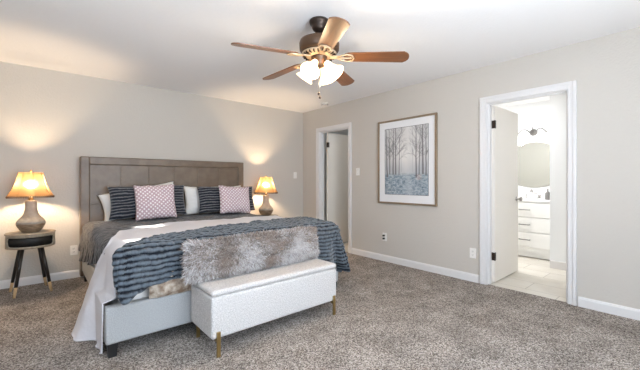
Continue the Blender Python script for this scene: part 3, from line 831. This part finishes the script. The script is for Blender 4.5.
make_print()

# ------------------------------------------------------------------ switches and outlets
def wall_thing(name, label, cat, axis, u, z, group, holes):
    """axis 0: on the right wall at y=u; axis 1: on the back wall at x=u. Built facing -Y, then turned."""
    t = thing(name, label, cat, (XW, u, z) if axis == 0 else (u, YW, z), -PI/2 if axis == 0 else 0, group)
    build(B((-.036, -.007, -.058), (.036, -.0005, .058), .003, 2), 'cover_plate', 'plastic', t)
    if holes == 'switch':
        build(B((-.005, -.018, -.010), (.005, -.006, .012), .002, 1), 'toggle', 'plastic', t)
        for zz in (-.032, .032): build(LA([(.003, 0), (.003, .0015)], 8, Matrix.Translation((0, -.007, zz)) @ Matrix.Rotation(PI/2, 4, 'X')), 'screw', 'chrome', t)
    else:
        for zz in (-.021, .021):
            s = build(B((-.017, -.010, zz-.014), (.017, -.006, zz+.014), .004, 2), 'socket', 'plastic', t)
            bm = bmesh.new()
            for xx in (-.007, .005): box(bm, (xx, -.0106, zz-.003), (xx+.0025, -.0095, zz+.008))
            box(bm, (-.002, -.0106, zz-.010), (.002, -.0095, zz-.006))
            build(bm, 'socket_slots', 'blackplastic', s)
    return t
wall_thing('light_switch', 'white light switch on the right wall beside the far door', 'light switch', 0, 3.487, 1.30, None, 'switch')
wall_thing('light_switch', 'white light switch on the back wall between the right lamp and the corner', 'light switch', 1, 3.605, 1.26, None, 'switch')
wall_thing('wall_outlet', 'white wall outlet low on the back wall beside the headboard', 'outlet', 1, .325, .33, None, 'outlet')
wall_thing('wall_outlet', 'white wall outlet with black plugs low on the wall left of the picture', 'outlet', 0, 2.965, .35, None, 'outlet')
wall_thing('wall_outlet', 'plain white wall outlet low on the wall beside the bathroom door', 'outlet', 0, 1.70, .328, None, 'outlet')
def plug(z, label):
    t = thing('black_plug', label, 'plug', (XW-.0105, 2.965, .35+z), -PI/2)
    build(B((-.013, -.030, -.012), (.013, 0, .012), .004, 2), 'plug_body', 'blackplastic', t)
    build(T([(0, -.030, 0), (0, -.036, -.004), (0, -.038, -.012)], .003, 8), 'cord_stub', 'blackplastic', t)
plug(.021, 'black plug in the upper socket of the outlet left of the picture')
plug(-.021, 'black plug in the lower socket of the outlet left of the picture')

# ------------------------------------------------------------------ bathroom furniture
VX, VB = 5.58, 6.148
van = thing('bathroom_vanity', 'white bathroom vanity with drawers and marble top seen through the open door', 'vanity', (VX, 1.95, 0))
def Wv(bm): bmesh.ops.translate(bm, vec=(-VX, -1.95, 0), verts=bm.verts[:]); return bm
VY0, VY1 = 1.335, 2.60
build(Wv(B((VX, VY0, .13), (VB, VY1, .845))), 'cabinet_body', 'vanity', van)
# arched skirt with bracket feet
pts = [(VY0, 0), (VY0+.07, 0)]
for k in range(9): t = k/8; pts.append((VY0+.07+.09*t, .02+.075*math.sin(t*PI/2)))
for k in range(9): t = 1-k/8; pts.append((VY1-.07-.09*t, .02+.075*math.sin(t*PI/2)))
pts += [(VY1-.07, 0), (VY1, 0), (VY1, .13), (VY0, .13)]
build(Wv(P(pts, 0, VX-.004, VX+.02)), 'skirt', 'vanity', van)
build(Wv(B((VX+.03, VY0+.01, .012), (VB, VY1-.01, .129))), 'toe_kick', 'vanity', van)
build(Wv(B((VX-.025, VY0-.01, .846), (VB, VY1+.01, .880), .006, 2)), 'countertop', 'counter', van)
build(Wv(B((VB-.02, VY0-.01, .881), (VB, VY1+.01, .96), .004, 1)), 'backsplash', 'counter', van)
for a, b in ((1.375, 1.945),):
    for z0, z1 in ((.615, .825), (.392, .602), (.165, .378)):
        dr = build(Wv(B((VX-.020, a, z0), (VX-.001, b, z1), .004, 2)), 'drawer', 'vanity', van)
        zc = z0+(z1-z0)*.52; yc = (a+b)/2+.06
        bm = bmesh.new(); tube(bm, [(VX-.020, yc-.07, zc), (VX-.045, yc-.07, zc), (VX-.048, yc-.06, zc), (VX-.048, yc+.06, zc), (VX-.045, yc+.07, zc), (VX-.020, yc+.07, zc)], .007, 8)
        build(Wv(bm), 'handle', 'darkmetal', dr)
for a, b in ((1.965, 2.27), (2.28, 2.575)):
    d = build(Wv(B((VX-.020, a, .165), (VX-.001, b, .825), .004, 2)), 'cabinet_door', 'vanity', van)
    yk = b-.03 if a < 2.1 else a+.03
    build(Wv(LA([(.005, 0), (.005, .015), (.013, .020), (.011, .028)], 14, Matrix.Translation((VX-.020, yk, .70)) @ Matrix.Rotation(-PI/2, 4, 'Y'))), 'knob', 'chrome', d)
bm = bmesh.new()
lathe(bm, [(.020, 0), (.020, .012), (.013, .016), (.012, .10)], 16, Matrix.Translation((VB-.10, 1.76, .881)))
tube(bm, [(VB-.10, 1.76, .97), (VB-.11, 1.76, 1.01), (VB-.16, 1.76, 1.02), (VB-.20, 1.76, .985)], .011, 10)
for s in (-1, 1): lathe(bm, [(.018, 0), (.016, .03), (.022, .038), (.020, .055)], 14, Matrix.Translation((VB-.10, 1.76+s*.10, .881)))
box(bm, (VB-.118, 1.64, .8805), (VB-.082, 1.88, .893), .003, 1)
build(Wv(bm), 'faucet', 'chrome', van)
build(Wv(LA([(.19, 0), (.195, .004), (.185, .007), (.15, .003)], 40, Matrix.Translation((VB-.30, 1.76, .880)) @ Matrix.Scale(1.15, 4, (0, 1, 0)))), 'sink_rim', 'counter', van)
# counter items
def counter_item(name, label, cat, x, y, parts):
    t = thing(name, label, cat, (x, y, .8805))
    for nm, prof, mt in parts: build(LA(prof, 20), nm, mt, t)
counter_item('soap_dispenser', 'dark soap dispenser on the right end of the vanity top', 'soap dispenser', 5.68, 1.455,
             [('bottle', [(.030, 0), (.033, .01), (.033, .10), (.014, .12)], 'darkmetal'), ('pump', [(.010, .12), (.010, .15), (.022, .152), (.022, .165)], 'chrome')])
counter_item('glass_jar', 'small white jar with a lid on the vanity top', 'jar', 5.70, 1.63,
             [('jar_body', [(.036, 0), (.040, .01), (.040, .075), (.034, .082)], 'counter'), ('lid', [(.036, .083), (.036, .097), (.010, .103), (.010, .118)], 'chrome')])
counter_item('tumbler', 'white tumbler beside the jar on the vanity top', 'tumbler', 5.72, 1.78, [('cup', [(.026, 0), (.034, .10), (.031, .10), (.024, .006)], 'counter')])
# mirror
mir = thing('wall_mirror', 'frameless bathroom mirror with curved top above the vanity', 'mirror', (6.149, 1.77, 1.05))
pts = []
for k in range(17): t = -1+2*k/16; pts.append((t*.36, .735-.13*t*t))
for k in range(17): t = 1-2*k/16; pts.append((t*.36, .0+.10*t*t))
build(P(pts, 0, -.012, -.001), 'mirror_glass', 'mirror', mir)
bm = bmesh.new()
for i in range(len(pts)):
    pass
tube(bm, [(-.008, p[0]*1.005, p[1]+(.003 if p[1] > .4 else -.003)) for p in pts+[pts[0]]], .004, 6)
build(bm, 'mirror_edge', 'chrome', mir)
# vanity light
vl = thing('vanity_light', 'scrolled nickel vanity light with lit glass shades above the mirror', 'wall light', (6.149, 1.77, 1.95))
build(LA([(.055, 0), (.055, .010), (.035, .022), (.012, .03)], 28, Matrix.Rotation(-PI/2, 4, 'Y')), 'back_plate', 'darkmetal', vl)
build(T([(-.03, 0, .0), (-.05, 0, .03), (-.045, 0, .075), (-.03, 0, .10)], [.010, .009, .007, .004], 10), 'centre_finial', 'darkmetal', vl)
for s in (-1, 1):
    pts2 = []
    for k in range(21):
        t = k/20
        pts2.append((-.05-.05*t, s*(.02+.19*t), -.025+.075*math.sin(PI*min(1, t*1.02))*(1 if t < 1 else 0)+.0*t))
    arm = build(T(pts2, .008, 8), 'scroll_arm', 'darkmetal', vl)
    e = pts2[-1]
    g = build(LA([(.022, 0), (.030, -.02), (.045, -.06), (.060, -.09)], 24, Matrix.Translation((e[0], e[1], e[2]-.012)), cap=False), 'lamp_shade', 'bathglass', arm)
    build(LA([(.022, .004), (.024, -.012)], 16, Matrix.Translation((e[0], e[1], e[2]-.006))), 'shade_holder', 'chrome', arm)
    lamp('POINT', 'vanity_bulb', (6.149+e[0], 1.77+e[1], 1.95+e[2]-.14), 1.5, (1, .95, .88), .03)
# towel on a ring, on the side of the partition
tr = thing('towel_ring', 'nickel towel ring on the side wall past the vanity mirror', 'towel ring', (5.90, 1.301, 1.46))
build(LA([(.024, 0), (.024, .010), (.010, .016), (.010, .05)], 16, Matrix.Rotation(-PI/2, 4, 'X')), 'mount', 'chrome', tr)
build(T([(.075*math.sin(2*PI*k/24), .05, -.075+.075*math.cos(2*PI*k/24)) for k in range(25)], .005, 8), 'ring', 'chrome', tr)
bm = bmesh.new(); n, m = 24, 20; Gs = []
for i in range(n+1):
    row = []
    for j in range(m+1):
        u, v = -1+2*i/n, j/m; side = 1 if v < .5 else -1; t = abs(v-.5)*2
        wd = .05+.035*t
        row.append(bm.verts.new((u*wd, side*(.012+.012*t)*(1 if t > .02 else 0)+.008*math.sin(u*9)*t, (.0 if t < .02 else -.40*t+ (.06 if side < 0 else 0)*t))))
    Gs.append(row)
for i in range(n):
    for j in range(m):
        bm.faces.new((Gs[i][j], Gs[i+1][j], Gs[i+1][j+1], Gs[i][j+1])).smooth = True
tw = build(bm, 'hand_towel', 'towel'); tw.location = (5.90, 1.351, 1.318); tw.modifiers.new('t', 'SOLIDIFY').thickness = .006
tag(tw, 'white hand towel hanging from the ring past the vanity mirror', 'towel')
